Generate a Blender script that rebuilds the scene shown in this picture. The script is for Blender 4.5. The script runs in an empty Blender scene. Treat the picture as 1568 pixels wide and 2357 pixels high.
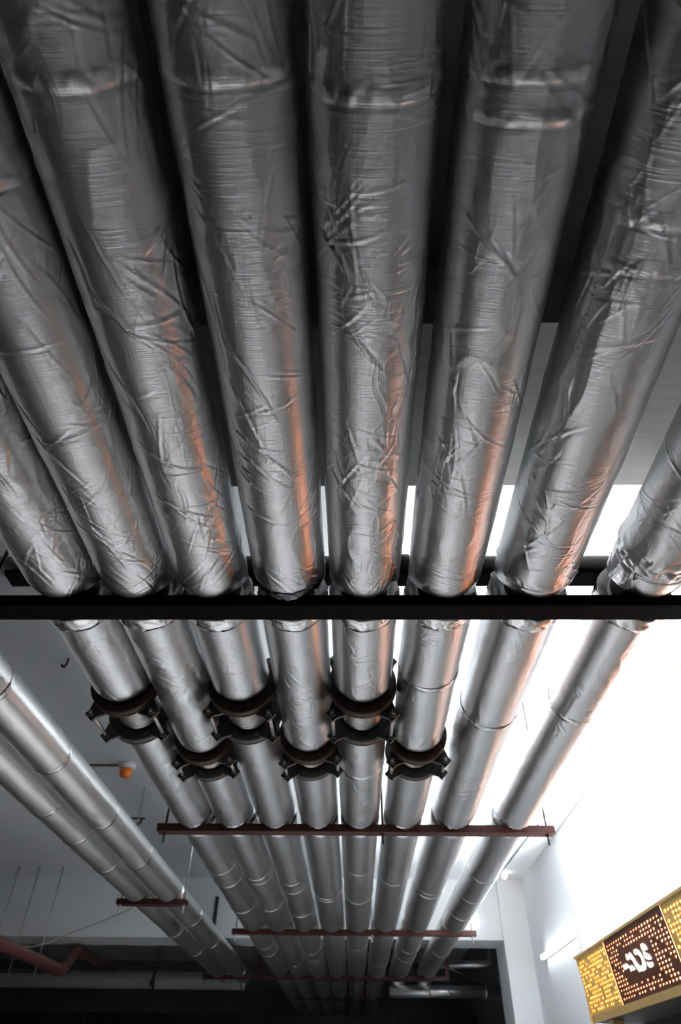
import bpy, bmesh, math, random
import numpy as np
from mathutils import Vector, Matrix

random.seed(7)
RNG = np.random.default_rng(11)
scene = bpy.context.scene
COL = scene.collection
PI = math.pi

# ------------------------------------------------------------------ materials
def new_mat(name):
    m = bpy.data.materials.new(name); m.use_nodes = True
    nt = m.node_tree
    return m, nt, nt.nodes['Principled BSDF'], nt.nodes, nt.links

def N(nodes, typ, **kw):
    n = nodes.new(typ)
    for k, v in kw.items():
        if k.startswith('i_'):
            key = k[2:]
            n.inputs[int(key) if key.isdigit() else key.replace('_', ' ')].default_value = v
        else:
            setattr(n, k, v)
    return n

def mathn(nodes, links, op, a, b=None, c=None, clamp=False):
    n = nodes.new('ShaderNodeMath'); n.operation = op; n.use_clamp = clamp
    for i, v in enumerate((a, b, c)):
        if v is None: continue
        if isinstance(v, (int, float)): n.inputs[i].default_value = v
        else: links.new(v, n.inputs[i])
    return n.outputs[0]

def simple(name, col, rough=.6, metal=0., var=.12, vscale=6., bump=0., bscale=60., stretch=(1, 1, 1), spec=.5):
    m, nt, p, nodes, links = new_mat(name)
    tc = N(nodes, 'ShaderNodeTexCoord'); mp = N(nodes, 'ShaderNodeMapping')
    mp.inputs['Scale'].default_value = stretch
    links.new(tc.outputs['Object'], mp.inputs['Vector'])
    n1 = N(nodes, 'ShaderNodeTexNoise', i_Scale=vscale, i_Detail=5., i_Roughness=.6)
    links.new(mp.outputs[0], n1.inputs['Vector'])
    cr = N(nodes, 'ShaderNodeValToRGB')
    cr.color_ramp.elements[0].position = .3; cr.color_ramp.elements[1].position = .7
    cr.color_ramp.elements[0].color = tuple(c * (1 - var) for c in col) + (1,)
    cr.color_ramp.elements[1].color = tuple(min(1, c * (1 + var)) for c in col) + (1,)
    links.new(n1.outputs['Fac'], cr.inputs['Fac']); links.new(cr.outputs['Color'], p.inputs['Base Color'])
    p.inputs['Roughness'].default_value = rough; p.inputs['Metallic'].default_value = metal
    p.inputs['Specular IOR Level'].default_value = spec
    if bump:
        n2 = N(nodes, 'ShaderNodeTexNoise', i_Scale=bscale, i_Detail=4.)
        links.new(mp.outputs[0], n2.inputs['Vector'])
        b = N(nodes, 'ShaderNodeBump', i_Strength=1., i_Distance=bump)
        links.new(n2.outputs['Fac'], b.inputs['Height']); links.new(b.outputs[0], p.inputs['Normal'])
    return m

def rusty(name, col, rust, amount=.5, rough=.6, metal=0., scale=22., spec=.3):
    m, nt, p, nodes, links = new_mat(name)
    tc = N(nodes, 'ShaderNodeTexCoord')
    n1 = N(nodes, 'ShaderNodeTexNoise', i_Scale=scale, i_Detail=6., i_Roughness=.65)
    links.new(tc.outputs['Object'], n1.inputs['Vector'])
    cr = N(nodes, 'ShaderNodeValToRGB')
    cr.color_ramp.elements[0].position = amount; cr.color_ramp.elements[1].position = min(1, amount + .14)
    cr.color_ramp.elements[0].color = tuple(col) + (1,); cr.color_ramp.elements[1].color = tuple(rust) + (1,)
    links.new(n1.outputs['Fac'], cr.inputs['Fac']); links.new(cr.outputs['Color'], p.inputs['Base Color'])
    p.inputs['Roughness'].default_value = rough; p.inputs['Metallic'].default_value = metal
    p.inputs['Specular IOR Level'].default_value = spec
    b = N(nodes, 'ShaderNodeBump', i_Strength=.6, i_Distance=.002)
    links.new(n1.outputs['Fac'], b.inputs['Height']); links.new(b.outputs[0], p.inputs['Normal'])
    return m

def foil(name, tint=(.63, .63, .635), rough=.31, crinkle=1., scuff=None):
    """Aluminium-foil lagging: woven scrim showing through, creases, dull patches."""
    m, nt, p, nodes, links = new_mat(name)
    tc = N(nodes, 'ShaderNodeTexCoord'); oi = N(nodes, 'ShaderNodeObjectInfo')
    off = N(nodes, 'ShaderNodeVectorMath', operation='SCALE'); off.inputs[0].default_value = (13., 37., 21.)
    links.new(oi.outputs['Random'], off.inputs['Scale'])
    add = N(nodes, 'ShaderNodeVectorMath', operation='ADD')
    links.new(tc.outputs['Object'], add.inputs[0]); links.new(off.outputs[0], add.inputs[1])
    def noise(scale3, detail=2., dist=0., rough=.5):
        mp = N(nodes, 'ShaderNodeMapping'); mp.inputs['Scale'].default_value = scale3
        links.new(add.outputs[0], mp.inputs['Vector'])
        n = N(nodes, 'ShaderNodeTexNoise', i_Scale=1., i_Detail=detail, i_Distortion=dist, i_Roughness=rough)
        links.new(mp.outputs[0], n.inputs['Vector']); return n.outputs['Fac']
    def ridge(fac, k):
        a = mathn(nodes, links, 'SUBTRACT', fac, .5); a = mathn(nodes, links, 'ABSOLUTE', a)
        a = mathn(nodes, links, 'MULTIPLY', a, k); a = mathn(nodes, links, 'SUBTRACT', 1., a, clamp=True)
        return mathn(nodes, links, 'POWER', a, 1.6)
    hoops = noise((4, 190, 4), 3.)
    warp = noise((150, 3, 150), 2.)
    cr1 = ridge(noise((9, 6, 9), 1., 1.2), 9.)
    cr2 = ridge(noise((17, 5, 17), 1., .8), 8.)
    cr3 = ridge(noise((6, 26, 6), 1., 1.0), 7.)
    m1 = mathn(nodes, links, 'MULTIPLY_ADD', noise((3.2, 2.2, 3.2), 1.), 5., -2.3, clamp=True)
    m2 = mathn(nodes, links, 'MULTIPLY_ADD', noise((4.1, 2.7, 4.1), 1.), 5., -2.6, clamp=True)
    m3 = mathn(nodes, links, 'MULTIPLY_ADD', noise((3, 3.5, 3), 1.), 5., -2.5, clamp=True)
    dents = noise((7, 4, 7), 0., .2)
    h = mathn(nodes, links, 'MULTIPLY', hoops, .0013)
    h = mathn(nodes, links, 'MULTIPLY_ADD', warp, .0006, h)
    for c, mk, amp in ((cr1, m1, .0012), (cr2, m2, .0008), (cr3, m3, .0008)):
        q = mathn(nodes, links, 'MULTIPLY', c, mk)
        h = mathn(nodes, links, 'MULTIPLY_ADD', q, amp * crinkle, h)
    h = mathn(nodes, links, 'MULTIPLY_ADD', dents, .0025 * crinkle, h)
    b = N(nodes, 'ShaderNodeBump', i_Strength=.85, i_Distance=1.)
    links.new(h, b.inputs['Height']); links.new(b.outputs[0], p.inputs['Normal'])
    blot = noise((11, 7, 11), 5., .3, .65)
    fine = noise((60, 140, 60), 3.)
    v = mathn(nodes, links, 'MULTIPLY_ADD', blot, .10, .92)
    v = mathn(nodes, links, 'MULTIPLY_ADD', fine, .10, v)
    # dark dashes of the scrim threads running along the pipe
    sq = N(nodes, 'ShaderNodeSeparateXYZ'); links.new(tc.outputs['Object'], sq.inputs[0])
    th = mathn(nodes, links, 'ARCTAN2', sq.outputs[0], sq.outputs[2])
    ln = mathn(nodes, links, 'ABSOLUTE', mathn(nodes, links, 'SINE', mathn(nodes, links, 'MULTIPLY', th, 19.)))
    ln = mathn(nodes, links, 'MULTIPLY_ADD', ln, -14., 1., clamp=True)
    ln = mathn(nodes, links, 'MULTIPLY', ln, mathn(nodes, links, 'MULTIPLY_ADD', noise((9, 110, 9), 2.), 6., -2.9, clamp=True))
    ln = mathn(nodes, links, 'MULTIPLY', ln, mathn(nodes, links, 'MULTIPLY_ADD', noise((5, 3, 5), 1.), 5., -2.2, clamp=True))
    v = mathn(nodes, links, 'MULTIPLY', v, mathn(nodes, links, 'MULTIPLY_ADD', ln, -.45, 1.))
    colv = v
    if scuff:
        # black rub marks on one stretch of this one pipe (object coordinates)
        (y0, y1, ang0, ang1) = scuff
        sx = N(nodes, 'ShaderNodeSeparateXYZ'); links.new(tc.outputs['Object'], sx.inputs[0])
        at = mathn(nodes, links, 'ARCTAN2', sx.outputs[0], mathn(nodes, links, 'MULTIPLY', sx.outputs[2], -1.))
        def band(val, a, c, soft):
            d = mathn(nodes, links, 'SUBTRACT', val, (a + c) / 2); d = mathn(nodes, links, 'ABSOLUTE', d)
            d = mathn(nodes, links, 'SUBTRACT', (c - a) / 2, d); return mathn(nodes, links, 'DIVIDE', d, soft, clamp=True)
        mk = mathn(nodes, links, 'MULTIPLY', band(sx.outputs[1], y0, y1, .1), band(at, ang0, ang1, .12))
        sp = noise((55, 120, 55), 4., .6)
        sp = mathn(nodes, links, 'MULTIPLY_ADD', sp, 10., -5.0, clamp=True)
        sp = mathn(nodes, links, 'MULTIPLY', sp, mathn(nodes, links, 'MULTIPLY_ADD', noise((3, 6, 3), 1.), 8., -3.4, clamp=True))
        mk = mathn(nodes, links, 'MULTIPLY', mk, sp)
        inv = mathn(nodes, links, 'MULTIPLY_ADD', mk, -.95, 1.)
        colv = mathn(nodes, links, 'MULTIPLY', v, inv)
    mx = N(nodes, 'ShaderNodeVectorMath', operation='SCALE'); mx.inputs[0].default_value = tint
    links.new(colv, mx.inputs['Scale']); links.new(mx.outputs[0], p.inputs['Base Color'])
    p.inputs['Metallic'].default_value = 1.
    r = mathn(nodes, links, 'MULTIPLY_ADD', blot, .09, rough - .045)
    links.new(r, p.inputs['Roughness'])
    return m

def emis(name, col, strength):
    m, nt, p, nodes, links = new_mat(name)
    p.inputs['Base Color'].default_value = tuple(col) + (1,)
    p.inputs['Emission Color'].default_value = tuple(col) + (1,)
    p.inputs['Emission Strength'].default_value = strength
    return m

M = dict(
    foil=foil('aluminium_foil_lagging'),
    foil_scuffed=foil('aluminium_foil_lagging_scuffed', scuff=(.80, 1.62, -1.08, -.84)),
    foil_plain=foil('aluminium_cladding_smooth', tint=(.74, .73, .71), rough=.33, crinkle=.35),
    foil_tape=foil('aluminium_tape', tint=(.78, .78, .78), rough=.22, crinkle=1.3),
    tape_dark=simple('dark_shiny_tape', (.10, .10, .11), .18, .9, .3, 30.),
    duct=simple('galvanised_sheet', (.62, .63, .65), .32, 1., .1, 14., .001, 30.),
    beam_black=rusty('blackened_steel', (.0055, .0045, .0042), (.030, .011, .005), .56, .8, 0., 22., .08),
    oxide=rusty('red_oxide_primer', (.050, .015, .014), (.075, .024, .019), .5, .55),
    joint=rusty('dark_joint_paint', (.10, .096, .088), (.085, .035, .02), .62, .5, .2, 30.),
    flange=rusty('brown_flange_paint', (.052, .033, .026), (.10, .035, .018), .58, .5, .2, 30.),
    rust=rusty('bare_rusty_edge', (.10, .045, .024), (.20, .085, .035), .5, .6, .2, 40.),
    bellows=simple('stainless_bellows', (.5, .49, .47), .3, 1., .15, 20.),
    zinc=simple('zinc_rod', (.42, .41, .39), .4, .9, .2, 40.),
    darkrod=simple('dark_rod', (.05, .05, .05), .5, .6, .2, 40.),
    core=simple('black_steel_pipe', (.03, .03, .032), .5, .5, .2, 20.),
    ceiling=simple('ceiling_paint', (.84, .86, .89), .85, 0, .035, .9, .0012, 26.),
    slab=simple('dark_grey_ceiling', (.24, .235, .225), .85, 0, .1, 2., .002, 14.),
    wall=simple('white_wall_paint', (.83, .85, .87), .75, 0, .03, 1.2, .0008, 30.),
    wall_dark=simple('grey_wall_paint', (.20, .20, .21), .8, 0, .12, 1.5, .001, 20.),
    soffit=simple('board_marked_concrete', (.48, .485, .48), .85, 0, .10, 3., .003, 9., (1, 7, 1)),
    floor=simple('concrete_floor', (.475, .468, .458), .55, 0, .12, 2.2, .0006, 40.),
    pvc=simple('pale_pipe_paint', (.50, .49, .46), .45, 0, .08, 8.),
    red=simple('red_pipe_paint', (.11, .04, .034), .4, 0, .15, 9.),
    pale=simple('pale_lagging', (.26, .26, .26), .5, 0, .1, 9., .001, 40.),
    black=simple('black_rubber', (.012, .012, .013), .5, 0, .2, 20.),
    orange=simple('orange_plastic', (1., .22, .02), .4, 0, .05, 10.),
    white=simple('white_plastic', (.8, .8, .8), .4, 0, .03, 10.),
    cable=simple('grey_green_cable', (.17, .22, .21), .5, 0, .08, 20.),
    cable_pale=simple('pale_cable', (.55, .52, .46), .5, 0, .08, 20.),
    gold=simple('brushed_gold_panel', (.74, .50, .15), .4, 0, .16, 10., .0006, 60., (1, 1, 9)),
    brown=simple('brown_wood_panel', (.115, .045, .026), .4, 0, .3, 5., .0004, 40., (1, 1, 5)),
    trim=simple('tan_wood_trim', (.48, .33, .13), .5, 0, .12, 9.),
    inside=simple('dark_kiosk_board', (.02, .018, .016), .6, 0, .2, 8.),
    yellow=simple('dried_yellow_foam', (.42, .25, .02), .8, 0, .3, 60., .003, 90.),
    holes=emis('warm_cutout_light', (1., .38, .15), 8.),
    holes_white=emis('pale_cutout_light', (1., .42, .19), 8.),
    letters=emis('white_letter_light', (1., .92, .76), 1.6),
    tube=emis('fluorescent_tube', (.93, .97, 1.), 7.),
    bulb=emis('bulb_light', (1., .98, .95), 6.),
)

# ------------------------------------------------------------------ building
def link(name, me, mat, parent=None, smooth=False):
    o = bpy.data.objects.new(name, me); COL.objects.link(o)
    if mat is not None and not me.materials: me.materials.append(mat)
    if smooth:
        me.polygons.foreach_set('use_smooth', [True] * len(me.polygons))
    if parent is not None: o.parent = parent
    return o

class MB:
    """Collects shapes into one mesh."""
    def __init__(s): s.v = []; s.f = []; s.sm = []
    def add(s, vs, fs, smooth=False):
        b = len(s.v); s.v += [tuple(v) for v in vs]; s.f += [tuple(b + i for i in f) for f in fs]; s.sm += [smooth] * len(fs)
        return s
    def box(s, x0, x1, y0, y1, z0, z1, mat=None):
        vs = [Vector((x, y, z)) for z in (z0, z1) for y in (y0, y1) for x in (x0, x1)]
        if mat is not None: vs = [mat @ v for v in vs]
        return s.add(vs, [(0, 2, 3, 1), (4, 5, 7, 6), (0, 1, 5, 4), (2, 6, 7, 3), (0, 4, 6, 2), (1, 3, 7, 5)])
    def prism(s, pts, h0, h1, fn):
        """polygon pts extruded; fn(u, v, h) -> 3D"""
        n = len(pts)
        vs = [fn(u, v, h0) for u, v in pts] + [fn(u, v, h1) for u, v in pts]
        fs = [tuple(range(n))[::-1], tuple(range(n, 2 * n))] + [(i, (i + 1) % n, n + (i + 1) % n, n + i) for i in range(n)]
        return s.add(vs, fs)
    def lathe(s, prof, a, b, n=32, smooth=True, closed=False):
        """profile [(t, r)] turned about the axis a->b (t in metres from a)."""
        a, b = Vector(a), Vector(b); w = (b - a).normalized()
        u = w.orthogonal().normalized(); v = w.cross(u)
        vs = []
        for t, r in prof:
            for k in range(n):
                th = 2 * PI * k / n
                vs.append(a + w * t + (u * math.cos(th) + v * math.sin(th)) * r)
        fs = []
        m = len(prof)
        for i in range(m if closed else m - 1):
            for k in range(n):
                k2 = (k + 1) % n; i2 = (i + 1) % m
                fs.append((i * n + k, i * n + k2, i2 * n + k2, i2 * n + k))
        if not closed:
            fs.append(tuple(range(n))[::-1]); fs.append(tuple((m - 1) * n + k for k in range(n)))
        b0 = len(s.f); s.add(vs, fs, smooth)
        if not closed: s.sm[-1] = s.sm[-2] = False
        return s
    def cyl(s, a, b, r, n=16, smooth=True):
        L = (Vector(b) - Vector(a)).length
        return s.lathe([(0, r), (L, r)], a, b, n, smooth)
    def tube(s, pts, r, n=14):
        """swept round tube through the points, ends capped."""
        pts = [Vector(p) for p in pts]; m = len(pts)
        vs = []; up = None
        for i, p in enumerate(pts):
            d = (pts[min(i + 1, m - 1)] - pts[max(i - 1, 0)]).normalized()
            if up is None: up = d.orthogonal().normalized()
            up = (up - d * up.dot(d)).normalized(); sd = d.cross(up)
            rr = r[i] if isinstance(r, (list, tuple)) else r
            vs += [p + (up * math.cos(2 * PI * k / n) + sd * math.sin(2 * PI * k / n)) * rr for k in range(n)]
        fs = [(i * n + k, i * n + (k + 1) % n, (i + 1) * n + (k + 1) % n, (i + 1) * n + k) for i in range(m - 1) for k in range(n)]
        fs += [tuple(range(n))[::-1], tuple((m - 1) * n + k for k in range(n))]
        return s.add(vs, fs, True)
    def build(s, name, mat, parent=None, bevel=0.):
        me = bpy.data.meshes.new(name); me.from_pydata(s.v, [], s.f); me.update()
        me.polygons.foreach_set('use_smooth', s.sm)
        o = link(name, me, mat, parent)
        if bevel:
            md = o.modifiers.new('bevel', 'BEVEL'); md.width = bevel; md.segments = 2; md.limit_method = 'ANGLE'
        return o

def round_path(pts, rad, n=7):
    """polyline with rounded corners"""
    pts = [Vector(p) for p in pts]; out = [pts[0]]
    for i in range(1, len(pts) - 1):
        p = pts[i]; a = (pts[i - 1] - p); b = (pts[i + 1] - p)
        d = min(rad, a.length * .49, b.length * .49)
        p0 = p + a.normalized() * d; p1 = p + b.normalized() * d
        for k in range(n + 1):
            t = k / n; out.append(p0 * (1 - t) ** 2 + p * 2 * t * (1 - t) + p1 * t * t)
    out.append(pts[-1]); return out

def tag(o, label, cat, group=None, kind=None):
    o['label'] = label; o['category'] = cat
    if group: o['group'] = group
    if kind: o['kind'] = kind
    return o

def thing(name, loc, label, cat, group=None):
    o = bpy.data.objects.new(name, None); COL.objects.link(o); o.location = loc; o.empty_display_size = .1
    return tag(o, label, cat, group)

def struct(name, mb, mat):
    o = mb.build(name, mat); o['kind'] = 'structure'; return o

# ---- numpy gradient noise
_P = np.arange(256); np.random.default_rng(5).shuffle(_P); _P = np.concatenate([_P, _P, _P])
_G = np.random.default_rng(6).normal(size=(256, 3)); _G /= np.linalg.norm(_G, axis=1)[:, None]
def perlin(p):
    i = np.floor(p).astype(int); f = p - i; i &= 255
    u = f * f * f * (f * (f * 6 - 15) + 10)
    def g(dx, dy, dz):
        h = _P[_P[_P[(i[:, 0] + dx) & 255] + ((i[:, 1] + dy) & 255)] + ((i[:, 2] + dz) & 255)]
        return (_G[h] * (f - np.array([dx, dy, dz]))).sum(1)
    def lerp(a, b, t): return a + t * (b - a)
    x00 = lerp(g(0, 0, 0), g(1, 0, 0), u[:, 0]); x10 = lerp(g(0, 1, 0), g(1, 1, 0), u[:, 0])
    x01 = lerp(g(0, 0, 1), g(1, 0, 1), u[:, 0]); x11 = lerp(g(0, 1, 1), g(1, 1, 1), u[:, 0])
    return lerp(lerp(x00, x10, u[:, 1]), lerp(x01, x11, u[:, 1]), u[:, 2])

def jacket(parent, r, y0, y1, dy, nlow, nhigh, mat, core_r, seed, creases=0, slump=.004, rings=(), coarse_to=None, name='foil_jacket'):
    """A length of lagging along +y (local to parent axis), bottom half finely divided, creased like loose foil."""
    rg = np.random.default_rng(seed)
    lim = math.radians(112)
    ang = np.concatenate([np.linspace(-lim, lim, nlow, endpoint=False), np.linspace(lim, 2 * PI - lim, nhigh, endpoint=False)])
    na = len(ang)
    ys = np.arange(y0, y1, dy) if coarse_to is None else np.concatenate([np.linspace(y0, coarse_to, 40, endpoint=False), np.arange(coarse_to, y1, dy)])
    ys = ys[ys < y1 - dy * .4]
    ys = np.append(ys, y1); ny = len(ys)
    A = np.tile(ang, ny); Y = np.repeat(ys, na)
    A2 = np.where(A > PI, A - 2 * PI, A)
    S = A2 * r
    P = np.stack([np.sin(A) * r, Y, -np.cos(A) * r], 1)
    o = rg.uniform(0, 60, 3)
    d = slump * perlin(P * [2.6, 1.7, 2.6] + o) * 1.6
    d += slump * .45 * perlin(P * [8, 4.5, 8] + o + 9)
    if creases:
        mk = np.clip(perlin(P * [3, 2.2, 3] + o + 20) * 3 + .25, 0, 1)
        rd = 1 - np.abs(perlin(P * [8, 3.2, 8] + .5 * perlin(P * 5 + o)[:, None] + o + 31)) * 6
        d += .0022 * mk * np.clip(rd, 0, 1) ** 1.5
        for k in range(creases):
            s0 = rg.uniform(-.27, .30); yy = rg.uniform(max(y0, -.1), y1)
            base = rg.choice([rg.normal(0, .25), rg.normal(.9, .25), rg.normal(-.8, .25)])
            nl = rg.integers(1, 5); sg = rg.choice([-1, 1])
            for q in range(nl):
                ph = base + rg.normal(0, .22); L = rg.uniform(.10, .38); w = rg.uniform(.0034, .0066); am = rg.uniform(.0008, .0026)
                cv = rg.normal(0, .8)
                so = s0 + rg.normal(0, .025); yo = yy + rg.normal(0, .03)
                idx = np.nonzero((np.abs(S - so) < L) & (np.abs(Y - yo) < L))[0]
                if not len(idx): continue
                ds = S[idx] - so; dyv = Y[idx] - yo
                t = (dyv * math.cos(ph) + ds * math.sin(ph)) * sg
                e = -dyv * math.sin(ph) + ds * math.cos(ph) - cv * t * t
                ins = (t > 0) & (t < L)
                env = np.where(ins, np.sin(PI * np.clip(t / L, 0, 1)) ** .8, 0)
                d[idx] += am * env * (np.exp(-(e / w) ** 2) - .55 * np.exp(-((e - 1.7 * w) / (1.3 * w)) ** 2))
    for (yr, amp, wid) in rings:
        env = np.exp(-((Y - yr) / wid) ** 2)
        d += amp * env * (.4 + 1.7 * np.abs(perlin(P * [16, 22, 16] + o + 44)) + 1.2 * perlin(P * [34, 30, 34] + o + 50))
        wob = .018 * perlin(P * [7, 1, 7] + o + 60)
        d -= amp * .5 * np.exp(-((Y - yr - wid * .9 - wob) / .007) ** 2)
    R = r + d
    # ends turn in a little before they are closed onto the steel
    for ye, sg, le, de in ((y0, 1, .04, .016), (y1, -1, .10, .026)):
        t = np.clip((Y - ye) * sg / le, 0, 1)
        R -= de * (1 - t) ** 2 * np.clip(np.cos(A2) * 1.35 - .1, 0, 1)
    P = np.stack([np.sin(A) * R, Y, -np.cos(A) * R], 1)
    caps = []
    for ye in (y0, y1):
        caps.append(np.stack([np.sin(ang) * core_r, np.full(na, ye), -np.cos(ang) * core_r], 1))
    V = np.concatenate([P] + caps)
    i = np.arange(ny - 1)[:, None] * na; k = np.arange(na)[None, :]; k2 = (k + 1) % na
    F = np.stack([i + k, i + k2, i + na + k2, i + na + k], -1).reshape(-1, 4)
    k = np.arange(na); k2 = (k + 1) % na; b = ny * na
    F0 = np.stack([b + k, b + k2, k2, k], -1); F1 = np.stack([(ny - 1) * na + k, (ny - 1) * na + k2, b + na + k2, b + na + k], -1)
    F = np.concatenate([F, F0, F1]).astype(np.int32)
    me = bpy.data.meshes.new(name)
    me.vertices.add(len(V)); me.vertices.foreach_set('co', V.astype(np.float32).ravel())
    me.loops.add(F.size); me.loops.foreach_set('vertex_index', F.ravel())
    me.polygons.add(len(F)); me.polygons.foreach_set('loop_start', np.arange(0, F.size, 4, dtype=np.int32))
    me.update(calc_edges=True)
    me.polygons.foreach_set('use_smooth', np.ones(len(F), bool))
    return link(name, me, mat, parent)

def tape_ring(parent, r, y, w, seed, mat, amp=.004, name='tape_band', n=72, m=7):
    """A band of foil tape / crumpled foil around a pipe."""
    rg = np.random.default_rng(seed); mb = MB(); vs = []
    ph = rg.uniform(0, 6, 4)
    for j in range(m):
        for k in range(n):
            th = 2 * PI * k / n
            yy = y + w * (j / (m - 1) - .5) + amp * 1.5 * (math.sin(3 * th + ph[0]) * .5 + math.sin(7 * th + ph[1]) * .3) * (1 if j in (0, m - 1) else .6)
            edge = j in (0, m - 1)
            rr = r + (.0008 if edge else .002) + amp * (0 if edge else max(-.3, rg.normal(.25, .5)))
            vs.append((math.sin(th) * rr, yy, -math.cos(th) * rr))
    fs = [(j * n + k, j * n + (k + 1) % n, (j + 1) * n + (k + 1) % n, (j + 1) * n + k) for j in range(m - 1) for k in range(n)]
    mb.add(vs, fs, True)
    o = mb.build(name, mat, parent)
    md = o.modifiers.new('thickness', 'SOLIDIFY'); md.thickness = .0015; md.offset = 1
    return o

# ------------------------------------------------------------------ setting
ZF, ZC = -1.6, 2.86          # floor and ceiling (camera height is zero)
XL, XR = -10.5, 2.87
YB, YH, YH2, YE = -6.0, 12.5, 13.25, 21.5
struct('floor', MB().box(XL - .2, XR + .2, YB - .2, YH2, ZF - .15, ZF).box(XL - .2, XR + .2, YH2, YE + .2, ZF - .15, ZF), M['floor'])
struct('ceiling', MB().box(XL - .2, XR + .2, YB - .2, 1.46, ZC, ZC + .2), M['slab'])  # near stretch of the ceiling, a darker grey than the rest
struct('ceiling', MB().box(XL - .2, XR + .2, 1.46, YH2, ZC, ZC + .2).box(XL - .2, XR + .2, YH2, YE + .2, ZC, ZC + .2), M['ceiling'])
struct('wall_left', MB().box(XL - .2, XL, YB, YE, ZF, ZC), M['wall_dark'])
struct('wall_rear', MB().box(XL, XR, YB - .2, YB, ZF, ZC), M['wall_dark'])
WY0, WY1, WZ0, WZ1 = 3.9, 9.70, .70, 2.70
struct('wall_right', MB().box(XR, XR + .2, YB, WY0, ZF, ZC).box(XR, XR + .2, WY1, YH2, ZF, ZC)
       .box(XR, XR + .2, WY0, WY1, ZF, WZ0).box(XR, XR + .2, WY0, WY1, WZ1, ZC), M['wall'])
struct('wall_far', MB().box(XL, 2.44, YH, YH2, 1.98, ZC).box(2.44, XR, YH - .06, YH2, ZF, ZC), M['wall'])
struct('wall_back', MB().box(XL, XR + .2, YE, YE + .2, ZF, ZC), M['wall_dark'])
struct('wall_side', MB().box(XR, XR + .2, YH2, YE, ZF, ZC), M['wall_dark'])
struct('ceiling_beam', MB().box(XL, XR, 1.46, 2.417, 2.40, ZC), M['soffit'])
fr = MB()
fr.box(XR + .06, XR + .13, WY0, WY1, WZ0, WZ0 + .05).box(XR + .06, XR + .13, WY0, WY1, WZ1 - .05, WZ1)
for yy in (WY0, WY1 - .05): fr.box(XR + .06, XR + .13, yy, yy + .05, WZ0 + .05, WZ1 - .05)
struct('window_1', fr, M['white'])

# ------------------------------------------------------------------ main rack of eight pipes
RACKS = [2.34, 5.50, 9.74, 13.80, 16.95]
BD = .11
PX = [-1.294, -.963, -.628, -.281, .055, .410, .812, 1.30]
PR = [.158, .158, .158, .158, .158, .160, .170, .158]
CORE = .108
ORD = ['leftmost', 'second from left', 'third from left', 'fourth from left', 'fifth from left', 'sixth from left', 'seventh from left', 'rightmost']
PLAB = ['leftmost foil-wrapped pipe of the eight-pipe rack, with an expansion joint',
        'second foil-wrapped pipe from the left in the eight-pipe rack, creased before its low joint',
        'third foil-wrapped pipe from the left in the eight-pipe rack',
        'fourth foil-wrapped pipe from the left in the rack, dark shiny tape at the near beam',
        'fifth foil-wrapped pipe from the left, running straight up the middle of the photo',
        'sixth foil-wrapped pipe from the left, last one carrying an expansion joint',
        'seventh foil-wrapped pipe from the left, scuffed black on its side, without a joint',
        'rightmost foil-wrapped pipe of the eight-pipe rack, beside the bright window wall']
JN = {0: (3.33, 3.40, 3.70, 3.76), 2: (3.33, 3.40, 3.70, 3.76), 4: (3.34, 3.41, 3.71, 3.77),
      1: (4.03, 4.09, 4.30, 4.35), 3: (4.01, 4.08, 4.30, 4.35), 5: (4.01, 4.08, 4.30, 4.35)}
NEAR_RING = {2: .385, 3: .38, 4: .42, 5: .385, 7: .75, 6: .70, 1: .60, 0: .9}
JTAPE = {5: [3.14], 6: [3.62, 7.8, 11.2], 7: [3.53, 7.16, 8.9], 0: [7.4, 8.6, 11.6], 1: [7.1, 8.5], 2: [7.3, 8.8, 11.4], 3: [7.9], 4: [4.4, 8.1], }
pipes = []
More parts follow.
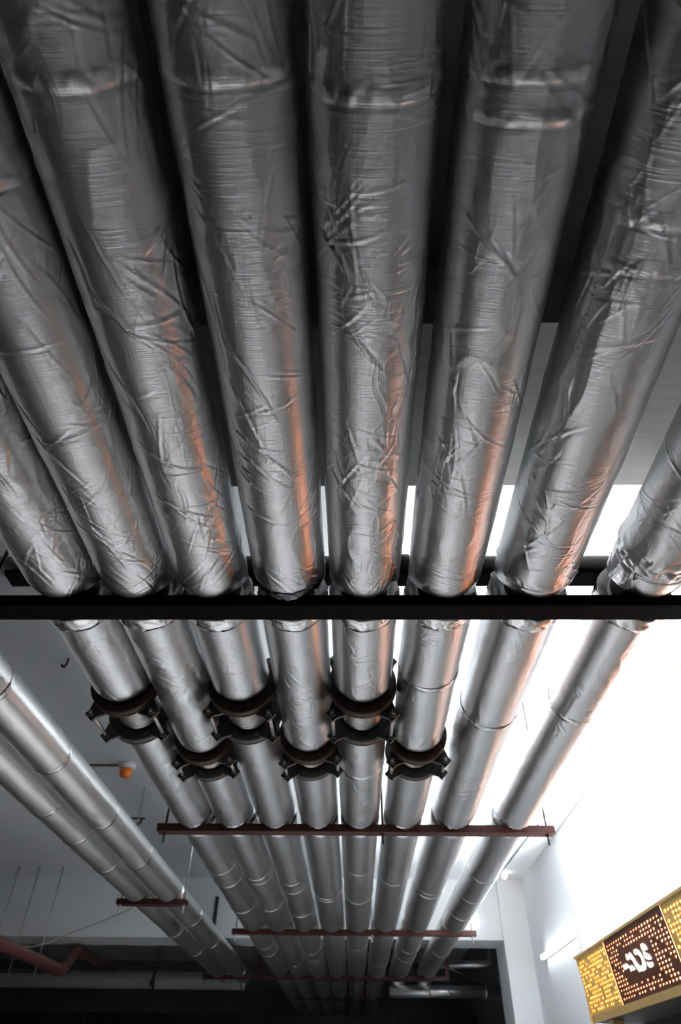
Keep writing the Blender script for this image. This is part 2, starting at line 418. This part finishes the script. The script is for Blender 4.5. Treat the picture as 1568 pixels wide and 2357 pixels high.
for i in range(8):
    r = PR[i]; zc = 1.6 + r
    t = thing('insulated_pipe', (PX[i], 0, zc), PLAB[i], 'pipe', 'foil-wrapped pipes in the main rack')
    pipes.append(t)
    fm = M['foil_scuffed'] if i == 6 else M['foil']
    end = 20.9 if i < 6 else 14.35
    MB().lathe([(0, CORE), (end + 5.9, CORE)], (0, -5.9, 0), (0, end, 0), 32).build('steel_pipe', M['core'], t)
    rings = [(NEAR_RING[i], .0042, .026)]
    if i == 5: rings.append((.47, .005, .02))
    if i == 7: rings.append((2.14, .010, .06))
    if i == 6: rings += [(.82, .004, .03), (2.24, .005, .03)]
    jacket(t, r, -5.85, RACKS[0] - .006, .0045, 150, 22, fm, CORE, 100 + i, creases=58, slump=.0042, rings=rings, coarse_to=-.12)
    # second bay
    a = RACKS[0] + BD + .006; b = RACKS[1] - .006
    kw = dict(dy=.012, nlow=84, nhigh=16, mat=fm, core_r=CORE)
    tr = [(y, .004, .02) for y in JTAPE.get(i, []) if y < 5.4]
    if i in JN:
        n0, n1, f0, f1 = JN[i]
        jacket(t, r, a, n0 - .012, creases=(26 if i == 1 else 7), slump=.004, seed=200 + i, rings=tr if i == 5 else (), **kw)
        jacket(t, r, f1 + .012, b, creases=5, slump=.003, seed=300 + i, rings=tr if i == 4 else (), **kw)
    else:
        jacket(t, r, a, b, creases=12, slump=.004, seed=200 + i, rings=tr, **kw)
    tape_ring(t, r + .002, a + .055, .10, 400 + i, M['foil_tape'], .007, 'foil_collar')
    if i == 3:
        o = tape_ring(t, r - .004, RACKS[0] - .05, .055, 450, M['tape_dark'], .006, 'dark_tape_band')
    # farther bays
    spans = [(RACKS[1] + BD + .006, RACKS[2] - .006), (RACKS[2] + BD + .006, RACKS[3] - .006)]
    if i < 6: spans += [(RACKS[3] + BD + .006, RACKS[4] - .006), (RACKS[4] + BD + .006, 20.9)]
    else: spans += [(RACKS[3] + BD + .006, 14.33)]
    for q, (a2, b2) in enumerate(spans):
        jacket(t, r, a2, b2, .05, 40, 10, M['foil_plain'] if q else M['foil'], CORE, 500 + 10 * q + i, creases=0, slump=.003)
    tape_ring(t, r - .010, RACKS[1] - .035, .06, 600 + i, M['foil_tape'], .005, 'foil_collar')
    for y in JTAPE.get(i, []):
        tape_ring(t, r + .001, y, .05, int(700 + i + y * 10), M['foil_tape'], .003, 'tape_band')
    for y in (6.9 + .37 * ((i * 5) % 4), 11.0 + .5 * ((i * 3) % 4)):
        tape_ring(t, r + .001, y, .035, int(800 + i + y * 10), M['foil_plain'], .001, 'tape_band')

# elbows that turn the two right-hand pipes down to the branch pipe
for i in (6, 7):
    MB().tube(round_path([(0, 14.33, 0), (0, 14.67, 0), (0, 14.67, -.17 if i == 7 else -.185)], .2), .128, 24).build('elbow', M['foil_plain'], pipes[i])

# ---- expansion joints
def make_joint(L):
    """built along +y from the near flange face; L = (near0, near1, far0, far1) relative"""
    n0, n1, f0, f1 = L
    t = bpy.data.objects.new('expansion_joint', None); COL.objects.link(t)
    diag = [PI / 4 + k * PI / 2 for k in range(4)]
    for (a, b, mt) in ((n0, n1, M['flange']), (f0, f1, M['joint'])):
        mb = MB(); ri, ro = CORE + .003, .192
        bv = .006
        mb.lathe([(0, ri), (0, ro - bv), (bv, ro), (b - a - bv, ro), (b - a, ro - bv), (b - a, ri)], (0, a, 0), (0, b, 0), 48, True, True)
        fl = mb.build('flange', mt, t)
        MB().lathe([(0, ro - .003), (0, ro + .0015), (.011, ro + .0015), (.011, ro - .003)], (0, b - .013, 0), (0, b, 0), 48, True, True).build('rusty_rim', M['rust'], fl)
        ea, eb = (b - .002, b + .020) if a == n0 else (a - .020, a + .002)
        for th in diag:
            c, s_ = math.cos(th), math.sin(th)
            pts = [(.178, -.058), (.198, -.050), (.232, -.032), (.262, -.032), (.262, .032), (.232, .032), (.198, .050), (.178, .058)]
            MB().prism(pts, ea, eb, lambda u, v, h: Vector((u * c - v * s_, h, u * s_ + v * c))).build('lug', M['joint'], fl, .003)
        for k in range(8):
            th = PI / 8 + k * PI / 4; x, z = .158 * math.cos(th), .158 * math.sin(th)
            bb = MB()
            bb.lathe([(0, .010), (.010, .010), (.010, .017), (.018, .017), (.018, .010), (b - a + .018, .010), (b - a + .018, .017), (b - a + .032, .017), (b - a + .032, .010), (b - a + .042, .010)],
                     (x, a - .018, z), (x, a + .1, z), 6, False)
            bb.build('bolt', M['flange'] if a == n0 else M['joint'], fl)
    pf = []; yy = n1; st = (f0 - n1) / 12
    for k in range(12):
        pf += [(k * st + .1 * st, CORE + .006), (k * st + .35 * st, CORE + .019), (k * st + .65 * st, CORE + .019), (k * st + .9 * st, CORE + .006)]
    prof = [(0, CORE + .004)] + pf + [(f0 - n1, CORE + .004)]
    MB().lathe(prof, (0, n1, 0), (0, f0, 0), 40, True, True).build('bellows', M['bellows'], t)
    for th in diag:
        x, z = .236 * math.cos(th), .236 * math.sin(th)
        rod = MB().cyl((x, n1 - .035, z), (x, f0 + .035, z), .0105, 12).build('tie_rod', M['zinc'], t)
        for yn in (n1 - .022, n1 + .022, f0 - .038, f0 + .004):
            MB().cyl((x, yn, z), (x, yn + .016, z), .021, 6, False).build('nut', M['joint'], rod)
    return t

def copy_tree(o, parent=None):
    c = o.copy(); COL.objects.link(c)
    if parent is not None: c.parent = parent
    for ch in list(o.children): copy_tree(ch, c)
    return c

base = 0
protoA = make_joint((0, .06, .37, .43)); protoB = make_joint((0, .06, .28, .33))
JL = ['dark bolted expansion joint on the leftmost foil pipe, beside the bare ceiling',
      'dark expansion joint on the second foil pipe from the left, after the creased lagging',
      'dark expansion joint on the third foil pipe from the left, its flange ring brown',
      'dark expansion joint on the fourth foil pipe from the left',
      'dark expansion joint on the middle, fifth foil pipe, nearest the centre of the photo',
      'brownish expansion joint on the sixth foil pipe, rightmost of the six joints']
usedA = usedB = False
for i in range(6):
    odd = i in (0, 2, 4); pr = protoA if odd else protoB
    if odd: t = copy_tree(pr) if usedA else pr; usedA = True
    else: t = copy_tree(pr) if usedB else pr; usedB = True
    t.location = (PX[i], JN[i][0], 1.6 + PR[i])
    t.rotation_euler = (0, random.uniform(-.10, .10), 0)
    tag(t, JL[i], 'pipe joint', 'expansion joints on the main rack')

# ---- steel supports
def support(name, x0, x1, y, mat, label, rods, rod_mat, group, top=ZC, z0=1.592, h=.056, d=BD, post=None, drop=.075):
    t = thing(name, ((x0 + x1) / 2, y, z0), label, 'support beam', group)
    cx = (x0 + x1) / 2
    ch = MB()
    t_ = .007
    ch.prism([(0, 0), (d, 0), (d, h), (d - t_, h), (d - t_, t_), (t_, t_), (t_, h), (0, h)], x0 - cx, x1 - cx, lambda u, v, q: (q, u, v))
    ch.build('steel_channel', mat, t)
    for xr in rods:
        ro = MB().cyl((xr - cx, d / 2, -drop), (xr - cx, d / 2, top - z0), .0085, 10).build('hanger_rod', rod_mat, t)
        for za in (-.014, t_): MB().cyl((xr - cx, d / 2, za), (xr - cx, d / 2, za + .014), .018, 6, False).build('nut', rod_mat, ro)
    if post:
        for xp in post:
            s_ = 1 if xp < cx else -1
            p = MB().prism([(0, 0), (s_ * .065, 0), (s_ * .065, -.012), (s_ * .01, -.012), (s_ * .01, -.06), (0, -.06)], 0, top - z0, lambda u, v, q: (xp - cx + u, v, q))
            p.build('hanger_post', mat, t)
    return t
G = 'steel supports under the main pipe rack'
support('pipe_support', -1.72, 1.72, RACKS[0], M['beam_black'], 'nearest support beam, a blackened steel channel crossing the whole photo under the pipes', (-1.66, 1.66), M['darkrod'], G, top=2.40)
support('pipe_support', -1.575, 1.60, RACKS[1], M['oxide'], 'dark red support beam just beyond the row of expansion joints', (-1.52, .236, 1.55), M['darkrod'], G)
support('pipe_support', -1.567, 1.57, RACKS[2], M['oxide'], 'red support beam in front of the white header, third from the camera', (-1.52, .236, 1.52), M['zinc'], G)
support('pipe_support', -1.68, 1.67, RACKS[3], M['oxide'], 'red support beam with end posts just inside the dark opening', (), M['zinc'], G, post=(-1.68, 1.67), z0=1.585, h=.063)
support('pipe_support', -1.53, .62, RACKS[4], M['oxide'], 'farthest and faintest short support beam, deep in the dark room', (-1.50, .236), M['darkrod'], G)
G2 = 'supports under the pair of pipes on the left'
support('pair_support', -2.62, -1.845, 8.12, M['oxide'], 'short dark red support under the left pair of pipes, hung before the header', (-2.585, -1.88), M['zinc'], G2)
support('pair_support', -2.66, -1.78, 13.85, M['oxide'], 'short red support under the left pair of pipes, inside the dark opening', (-2.63, -1.81), M['darkrod'], G2)

# ---- cross pipe and strut lying over the rack behind the near beam
t = thing('cross_pipe', (0, 2.62, 2.025), 'pale slim pipe laid across the top of the foil pipes above the near beam', 'pipe')
MB().cyl((-2.6, 0, 0), (XR, 0, 0), .052, 24).build('pipe_tube', M['pvc'], t)
for xb in (.232, .602):
    MB().lathe([(0, .0535), (0, .060), (.11, .060), (.11, .0535)], (xb - .055, 0, 0), (xb + .055, 0, 0), 24, True, True).build('rubber_sleeve', M['black'], t)
o = MB().prism([(2.57, 1.942), (2.68, 1.942), (2.68, 1.968), (2.674, 1.968), (2.674, 1.95), (2.576, 1.95), (2.576, 1.968), (2.57, 1.968)], -1.75, 1.75, lambda u, v, q: (q, u, v)).build('cross_strut', M['beam_black'])
tag(o, 'black steel strut lying across the foil pipes under the pale cross pipe', 'strut')

# ---- the pair of pipes on the left
for k, (x, lab) in enumerate(((-2.40, 'outer pipe of the left pair, running away beside the bare grey ceiling'),
                              (-2.05, 'inner pipe of the left pair, with a bright streak, next to the main rack'))):
    r = .135
    t = thing('lagged_pipe', (x, 0, 1.735), lab, 'pipe', 'pair of pipes left of the main rack')
    MB().cyl((0, -5.9, 0), (0, 14.6, 0), .085, 24).build('steel_pipe', M['core'], t)
    for (a, b) in ((-5.85, 1.05), (1.05, 8.114), (8.236, 13.844), (13.966, 14.62)):
        jacket(t, r, a, b, .03, 60, 12, M['foil_plain'], .085, 900 + k * 10 + int(a), creases=10 if a > 0 else 0, slump=.003)
    for y in ((3.3, 4.31, 5.5, 6.69, 9.4, 10.9) if k else (3.9, 5.2, 5.94, 6.85, 10.1, 11.6)):
        tape_ring(t, r + .001, y, .045, int(1000 + y * 10 + k), M['foil_tape'], .0025, 'tape_band')

# ---- pale header pipe across the dark room, with hangers
t = thing('header_pipe', (-6.1, 14.9, 1.675), 'thick pale pipe running level across the dark room on the left', 'pipe')
MB().lathe([(0, .10), (.012, .135), (8.30, .135), (8.34, .115), (8.36, .06)], (-4.28, 0, 0), (4.08, 0, 0), 32).build('pipe_tube', M['pale'], t)
MB().lathe([(0, .136), (0, .15), (.06, .15), (.06, .136)], (4.0, 0, 0), (4.06, 0, 0), 32, True, True).build('end_collar', M['duct'], t)
for x, lab in ((-3.75, 'dark clevis hanger with a clamp around the pale level pipe'),):
    h = thing('pipe_hanger', (x, 14.9, 1.675), lab, 'hanger')
    MB().lathe([(0, .137), (0, .150), (.045, .150), (.045, .137)], (-.022, 0, 0), (.022, 0, 0), 32, True, True).build('clamp_ring', M['darkrod'], h)
    MB().lathe([(0, .03), (.03, .05), (.05, .03)], (0, -.15, -.06), (0, -.30, -.06), 16).build('clamp_bolt', M['flange'], h)
    for dx in (-.03, .03):
        MB().cyl((dx, 0, .148), (dx, 0, ZC - 1.675), .008, 8).build('hanger_rod', M['darkrod'], h)

# ---- red pipe at lower left with its offset, on a trapeze hung by three rods
t = thing('fire_pipe', (-4.74, 11.7, 1.535), 'dark red pipe at lower left with a paler top and an offset bend', 'pipe')
MB().tube(round_path([(0, -8, 0), (0, 1.0, 0), (0, 1.43, .36), (0, 5.5, .36)], .16), .078, 20).build('pipe_tube', M['red'], t)
pts = []
MB().lathe([(0, .0785), (0, .092), (.07, .092), (.07, .0785)], (0, .80, 0), (0, .87, 0), 24, True, True).build('pipe_coupling', M['red'], t)
t = thing('rod_trapeze', (-5.15, 11.86, 1.40), 'three thin hanging rods with a crossbar carrying the dark red pipe', 'hanger')
MB().box(-.45, .45, -.03, .03, .005, .05).build('crossbar', M['darkrod'], t)
for x in (-.40, -.06, .335):
    MB().cyl((x, -.045, -.03), (x, -.045, ZC - 1.40), .009, 8).build('hanger_rod', M['zinc'], t)

# ---- silver pipes in the opening on the right
t = thing('silver_pipe', (1.0, 14.55, 1.92), 'upper silver pipe in the right of the opening, bending up at its end', 'pipe')
MB().tube(round_path([(.45, 0, 0), (1.55, 0, 0), (1.55, 0, ZC - 1.92)], .13, 8), .062, 20).build('pipe_tube', M['duct'], t)
MB().lathe([(0, .063), (0, .07), (.05, .07), (.05, .063)], (.72, 0, 0), (.77, 0, 0), 24, True, True).build('pipe_coupling', M['duct'], t)
t = thing('silver_duct', (1.3, 14.55, 1.52), 'lower silver pipe running right from under the rack end in the dark opening', 'pipe')
MB().lathe([(0, .07), (.02, .098), (2.23, .098)], (-.66, .12, 0), (1.57, .12, 0), 28).build('pipe_tube', M['duct'], t)
for x in (.06, .42, 1.1):
    MB().lathe([(0, .0985), (0, .106), (.035, .106), (.035, .0985)], (x, .12, 0), (x + .035, .12, 0), 28, True, True).build('pipe_collar', M['duct'], t)
o = MB().cyl((1.655, 13.80, 1.78), (2.45, 14.67, 1.615), .009, 8).build('brace_rod', M['zinc']); tag(o, 'thin slanting brace rod between the rack end and the silver pipe', 'rod')

# ---- dark things at the back of the far room
t = thing('air_duct', (-1.5, 19.4, 1.24), 'dark rectangular duct across the back of the unlit room', 'duct')
MB().box(-8.6, 4.3, -.35, .35, -.02, .28).build('duct_body', M['core'], t, .01)
for x in (-6, -3.2, -.4, 2.4):
    MB().box(x, x + .05, -.37, .37, -.04, .30).build('duct_flange', M['darkrod'], t)
t = thing('cabinet', (-6.3, 17.6, ZF), 'black cabinet standing in the dark room at lower left', 'cabinet')
MB().box(-.55, .55, -.3, .3, 0, 2.98).build('body', M['black'], t, .01)
MB().box(-.50, -.02, -.32, -.3, .1, 2.9).build('door', M['black'], t, .004); MB().box(.02, .50, -.32, -.3, .1, 2.9).build('door', M['black'], t, .004)

# ---- ceiling bits
t = thing('fire_detector', (-2.607, 7.43, ZC), 'white ceiling detector with an orange cap, left of the expansion joints', 'detector')
MB().lathe([(0, .095), (.03, .095), (.055, .075)], (0, 0, 0), (0, 0, -1), 28).build('base', M['white'], t)
MB().lathe([(.0, .070), (.06, .064), (.085, .05), (.092, .02)], (0, 0, -.055), (0, 0, -1), 28).build('orange_cap', M['orange'], t)
o = MB().cyl((-4.6, 7.44, ZC - .012), (-2.70, 7.43, ZC - .012), .012, 10).build('conduit', M['red']); tag(o, 'thin dull red conduit on the ceiling leading to the orange detector', 'conduit')
o = MB().tube(round_path([(-2.50, 5.02, ZC), (-2.50, 5.02, ZC - .06), (-2.52, 5.02, ZC - .09), (-2.545, 5.02, ZC - .06)], .02), .010, 8).build('ceiling_hook', M['black']); tag(o, 'small black hook on the grey ceiling left of the rack', 'hook')
t = thing('pipe_saddle', (-2.97, 9.34, ZC), 'small black saddle clip on the ceiling behind the left pair', 'clip')
MB().tube([(-.07 * math.cos(a), 0, -.09 * math.sin(a)) for a in np.linspace(0, PI, 12)], .016, 8).build('strap', M['black'], t)
MB().box(-.11, .11, -.03, .03, -.008, 0).build('foot_plate', M['black'], t)
o = MB().box(-2.335, -2.285, 12.46, 12.50, 2.14, 2.57).build('wall_channel', M['black'], None, .004); tag(o, 'black upright channel fixed to the white header behind the left pair', 'channel')
o = MB().box(.168, .19, .16, .30, ZC - .03, ZC).build('ceiling_batten', M['black']); tag(o, 'short black strip on the dark ceiling between the fifth and sixth pipes', 'strip')
# cables
o = MB().tube([(2.66, 2.3, 2.85), (2.674, 4.603, 2.845), (2.70, 5.6, 2.832), (2.695, 6.6, 2.826), (2.687, 7.56, 2.83), (2.62, 8.5, 2.84), (2.556, 9.27, 2.85), (2.5, 10.5, 2.85), (2.45, 12.3, 2.85)], .009, 8).build('ceiling_cable', M['cable'])
tag(o, 'grey-green cable along the bright ceiling right of the rack', 'cable')
o = MB().tube([(-2.592, 8.19, 2.35), (-2.72, 9.6, 2.37), (-2.9, 10.9, 2.35), (-3.45, 11.4, 2.16), (-4.0, 11.7, 2.03), (-4.5, 11.85, 1.90), (-4.75, 11.9, 1.80), (-5.0, 11.9, 1.74), (-5.3, 11.9, 1.76), (-6.6, 12.2, 1.9), (-7.5, 12.46, 2.1)], .011, 8).build('loose_cable', M['cable_pale'])
tag(o, 'pale loose cable sagging from the left pair towards the red pipe', 'cable')
# small lamps near the header
for p, lab, g in (((2.50, 12.0, ZC), 'tiny white lamp at the ceiling corner above the pier', 0), ((1.95, 12.47, 2.25), 'tiny white lamp on the header at the right end of the rack', 1)):
    t = thing('small_lamp', p, lab, 'lamp', 'tiny lamps near the header')
    d = (0, 0, -1) if not g else (0, -1, 0)
    MB().lathe([(-.03 if g else 0, .035), (.03, .035)], (0, 0, 0), d, 16).build('lamp_base', M['white'], t)
    MB().lathe([(0, .040), (.02, .05), (.05, .045), (.07, .015)], Vector(d) * .03, Vector(d), 16).build('bulb', M['bulb'], t)
# tube light on the right wall
t = thing('tube_light', (XR, 10.72, 1.63), 'bright fluorescent tube light on the right wall', 'lamp')
MB().box(-.035, 0, -.86, .86, -.03, .03).build('fitting', M['white'], t, .004)
MB().cyl((-.065, -.86, 0), (-.065, .86, 0), .030, 16).build('tube', M['tube'], t)
for y in (-.87, .85): MB().box(-.09, -.0, y, y + .02, -.032, .032).build('end_cap', M['white'], t)

# ---- yellow dabs on the near beam
for x, z, y, s, lab in ((.64, 1.650, 2.375, .022, 'larger yellow foam dab on the near beam right of the sixth pipe'), (.575, 1.65, 2.36, .012, 'smaller yellow foam dab on the near beam under the sixth pipe'),
                  (.232, 1.65, 2.36, .013, 'yellow foam dab on the near beam between fifth and sixth pipes')):
    bm = bmesh.new(); bmesh.ops.create_icosphere(bm, subdivisions=3, radius=s)
    for v in bm.verts:
        v.co *= 1 + .35 * math.sin(v.co.x * 300 + v.co.y * 210) * math.sin(v.co.z * 260 + 1); v.co.z *= .6
    me = bpy.data.meshes.new('foam_dab'); bm.to_mesh(me); bm.free()
    o = link('foam_dab', me, M['yellow'], None, True); o.location = (x, y, z); tag(o, lab, 'foam', 'yellow foam dabs on the near beam')

# ------------------------------------------------------------------ kiosk with the perforated sign
TOPX, TOPZ, LEAN = 2.30, 1.125, .125
def face(y, z, off=0.):
    """point on the leaning sign face; off = distance out towards the corridor"""
    x = TOPX + LEAN * (TOPZ - z)
    return Vector((x - off, y, z - off * LEAN))
k = thing('sign_kiosk', (2.55, 6.0, ZF), 'gold and brown kiosk with a glowing perforated sign against the right wall', 'kiosk')
def kbuild(mb, name, mat, parent=None, bevel=0):
    o = mb.build(name, mat, parent or k, bevel)
    if parent is None: o.matrix_parent_inverse = Matrix.Translation(Vector((2.55, 6.0, ZF))).inverted()
    return o
def slab(y0, y1, z0, z1, o0, o1, mb=None):
    mb = mb or MB()
    return mb.prism([(y0, z0), (y1, z0), (y1, z1), (y0, z1)], o0, o1, lambda u, v, h: face(u, v, h))
ZB = .655
panels = [(7.12, 8.10, 'gold', 3), (5.62, 7.115, 'brown', 5), (3.60, 5.615, 'gold', 7)]
for (y0, y1, mt, sd) in panels:
    # a sheet cut through with small leaf-shaped holes; a light board stands behind it
    rg = random.Random(sd); hb = MB(); TH = .012
    nu, nv = (int((y1 - y0) / .062), 13) if mt == 'gold' else (int((y1 - y0) / .068), 14)
    mu, mv, mb_, mt_ = .025, .03, .02, .035
    us = [y0] + [y0 + mu + (y1 - y0 - 2 * mu) * q / nu for q in range(nu + 1)] + [y1]
    vs_ = [ZB] + [ZB + mb_ + (TOPZ - ZB - mb_ - mt_) * q / nv for q in range(nv + 1)] + [TOPZ]
    for a in range(nu + 2):
        for b in range(nv + 2):
            ua, ub, va, vb = us[a], us[a + 1], vs_[b], vs_[b + 1]
            cy, cz = (ua + ub) / 2, (va + vb) / 2
            hole = 0 < a < nu + 1 and 0 < b < nv + 1
            if hole:
                if mt == 'gold': hole = rg.random() < .72
                else:
                    near = (abs(cy - y0) < .5 and cz > .75) or cz > .97 or cy > y1 - .42 or cz < .74
                    hole = rg.random() < (.80 if near else .42) and not (y0 + .46 < cy < y0 + 1.22 and .775 < cz < .995)
            oc = [face(ua, va), face(ub, va), face(ub, vb), face(ua, vb)]
            if not hole: hb.add(oc, [(3, 2, 1, 0)]); continue
            hu, hv = (ub - ua) * rg.uniform(.36, .46), (vb - va) * rg.uniform(.36, .46)
            inn = [(cy - .1 * hu, cz - hv), (cy + hu, cz + .1 * hv), (cy + .15 * hu, cz + hv), (cy - hu, cz + .25 * hv)]
            vv = oc + [face(u, v) for u, v in inn] + [face(u, v, -TH) for u, v in inn]
            fs = [(k, 4 + k, 4 + (k + 1) % 4, (k + 1) % 4) for k in range(4)] + [(4 + k, 8 + k, 8 + (k + 1) % 4, 4 + (k + 1) % 4) for k in range(4)]
            hb.add(vv, fs)
    p = kbuild(hb, 'perforated_panel', M[mt])
    slab(y0 + .005, y1 - .005, ZB + .005, TOPZ - .005, -.03, -.016).build('light_board', M['holes' if mt == 'gold' else 'holes_white'], p)
    if (y0, y1) == (5.62, 7.115):
        GL = {'A': [[(6.639, .960), (6.611, .957), (6.583, .938), (6.575, .920), (6.636, .918), (6.650, .928)],
                    [(6.783, .904), (6.702, .902), (6.666, .888), (6.666, .872), (6.779, .869), (6.786, .887)],
                    [(6.645, .874), (6.585, .876), (6.551, .862), (6.539, .842), (6.648, .842)]],
              'D': [[(6.557, .957), (6.530, .957), (6.506, .936), (6.482, .908), (6.451, .867), (6.414, .851), (6.423, .819), (6.461, .815), (6.484, .835), (6.507, .870), (6.525, .902), (6.551, .915), (6.555, .938)],
                    [(6.421, .961), (6.372, .959), (6.327, .942), (6.300, .918), (6.286, .892), (6.277, .868), (6.285, .841), (6.297, .825), (6.325, .813), (6.393, .811), (6.406, .819), (6.397, .844), (6.356, .845), (6.334, .858), (6.320, .879), (6.328, .897), (6.351, .918), (6.423, .927), (6.430, .944)]],
              'S': [[(6.240, .970), (6.191, .970), (6.166, .959), (6.141, .942), (6.136, .921), (6.235, .924), (6.245, .948)],
                    [(6.233, .920), (6.189, .905), (6.146, .890), (6.122, .867), (6.127, .857), (6.165, .857), (6.213, .868), (6.245, .886)],
                    [(6.241, .853), (6.185, .842), (6.134, .839), (6.128, .827), (6.150, .812), (6.201, .811), (6.233, .823), (6.242, .840)]]}
        for ch, polys in GL.items():
            lb = MB()
            for poly in polys: lb.prism(poly[::-1], .0005, .006, face)
            lb.build('sign_letter', M['letters'], p)
# frame: rims, soffit, posts, counter
kbuild(slab(3.60, 8.12, TOPZ, TOPZ + .018, -.03, .012), 'top_rim', M['trim'])
kbuild(slab(3.60, 8.12, ZB - .055, ZB, -.03, .012), 'bottom_rim', M['trim'])
kbuild(MB().box(TOPX + .09, XR, 3.60, 8.10, ZB - .055, ZB - .035), 'soffit_board', M['inside'])
kbuild(MB().box(TOPX + .04, XR, 8.10, 8.13, ZB - .05, TOPZ), 'end_panel', M['gold'])
kbuild(MB().box(TOPX + .04, XR, 3.58, 3.60, ZB - .05, TOPZ), 'end_panel', M['gold'])
kbuild(MB().box(XR - .03, XR, 3.6, 8.1, ZB - .75, ZB - .055), 'back_board', M['inside'])
for y in (3.7, 7.62):
    kbuild(MB().box(2.40, 2.50, y, y + .10, ZF, ZB - .055), 'post', M['trim'], None, .004)
kbuild(MB().box(2.36, 2.62, 3.6, 8.1, -.58, -.54), 'counter_top', M['trim'], None, .004)

# ------------------------------------------------------------------ light, camera, view
w = bpy.data.worlds.new('overcast_sky'); scene.world = w; w.use_nodes = True
wn, wl = w.node_tree.nodes, w.node_tree.links
bg = wn['Background']
tc = wn.new('ShaderNodeTexCoord'); sx = wn.new('ShaderNodeSeparateXYZ'); wl.new(tc.outputs['Generated'], sx.inputs[0])
# overcast sky, dim horizon band, added bright band below to light the ceiling
UPLIGHT, HORIZON, SKY = 34., 1.3, 20.
ramp = wn.new('ShaderNodeValToRGB'); ramp.color_ramp.interpolation = 'EASE'
wl.new(mathn(wn, wl, 'MULTIPLY_ADD', sx.outputs[2], .5, .5), ramp.inputs['Fac'])
el = ramp.color_ramp.elements
stops = ((.20, (.92, .97, 1.), UPLIGHT), (.345, (.90, .96, 1.), 25.), (.42, (.84, .92, 1.), HORIZON), (.53, (.84, .92, 1.), HORIZON), (.575, (.86, .93, 1.), 1.15), (.68, (.88, .94, 1.), 1.4), (.81, (.80, .90, 1.), SKY))
while len(el) < len(stops): el.new(.5)
for q, (pos, c, L) in enumerate(stops): el[q].position = q * .01
for q in reversed(range(len(stops))):
    pos, c, L = stops[q]
    el[q].position = pos; el[q].color = tuple(v * L / 60 for v in c) + (1.,)
wl.new(ramp.outputs['Color'], bg.inputs['Color']); bg.inputs['Strength'].default_value = 60.
pl = bpy.data.lights.new('window_daylight', 'AREA'); pl.shape = 'RECTANGLE'; pl.size = WY1 - WY0; pl.size_y = WZ1 - WZ0
po = bpy.data.objects.new('window_daylight', pl); COL.objects.link(po)
po.location = (XR + .19, (WY0 + WY1) / 2, (WZ0 + WZ1) / 2)
po.rotation_euler = Vector((-1, 0, 0)).to_track_quat('-Z', 'Z').to_euler()
pl.cycles.is_portal = True

sl = bpy.data.lights.new('hazy_sun', 'SUN'); sl.energy = 9.; sl.angle = math.radians(22); sl.color = (.98, .99, 1.)
so = bpy.data.objects.new('hazy_sun', sl); COL.objects.link(so); so.location = (9, 7, 6)
so.rotation_euler = Vector((-1, -.12, -1.02)).to_track_quat('-Z', 'Y').to_euler()

cam = bpy.data.cameras.new('camera'); co = bpy.data.objects.new('camera', cam); COL.objects.link(co)
p_, y_, r_ = math.radians(42.4763), math.radians(1.41819), math.radians(-.78479)
fw = Vector((-math.sin(y_) * math.cos(p_), math.cos(y_) * math.cos(p_), math.sin(p_)))
rt = Vector((math.cos(y_), math.sin(y_), 0)); dn = fw.cross(rt)
rt2 = math.cos(r_) * rt + math.sin(r_) * dn; dn2 = -math.sin(r_) * rt + math.cos(r_) * dn
R = Matrix((rt2, -dn2, -fw)).transposed()
co.matrix_world = R.to_4x4()
cam.sensor_fit = 'VERTICAL'; cam.sensor_height = 36.; cam.sensor_width = 24.; cam.lens = 36. * 1485.9 / 2357
cam.clip_start = .02
cam.dof.use_dof = True; cam.dof.focus_distance = 2.35; cam.dof.aperture_fstop = 3.2
scene.camera = co
scene.view_settings.view_transform = 'Standard'; scene.view_settings.look = 'None'
scene.view_settings.gamma = 1.; scene.view_settings.use_curve_mapping = False
scene.view_settings.exposure = .7
scene.cycles.use_denoising = True
scene.cycles.max_bounces = 8; scene.cycles.diffuse_bounces = 5; scene.cycles.glossy_bounces = 5
scene.cycles.caustics_reflective = False; scene.cycles.caustics_refractive = False
scene.cycles.sample_clamp_indirect = 8.
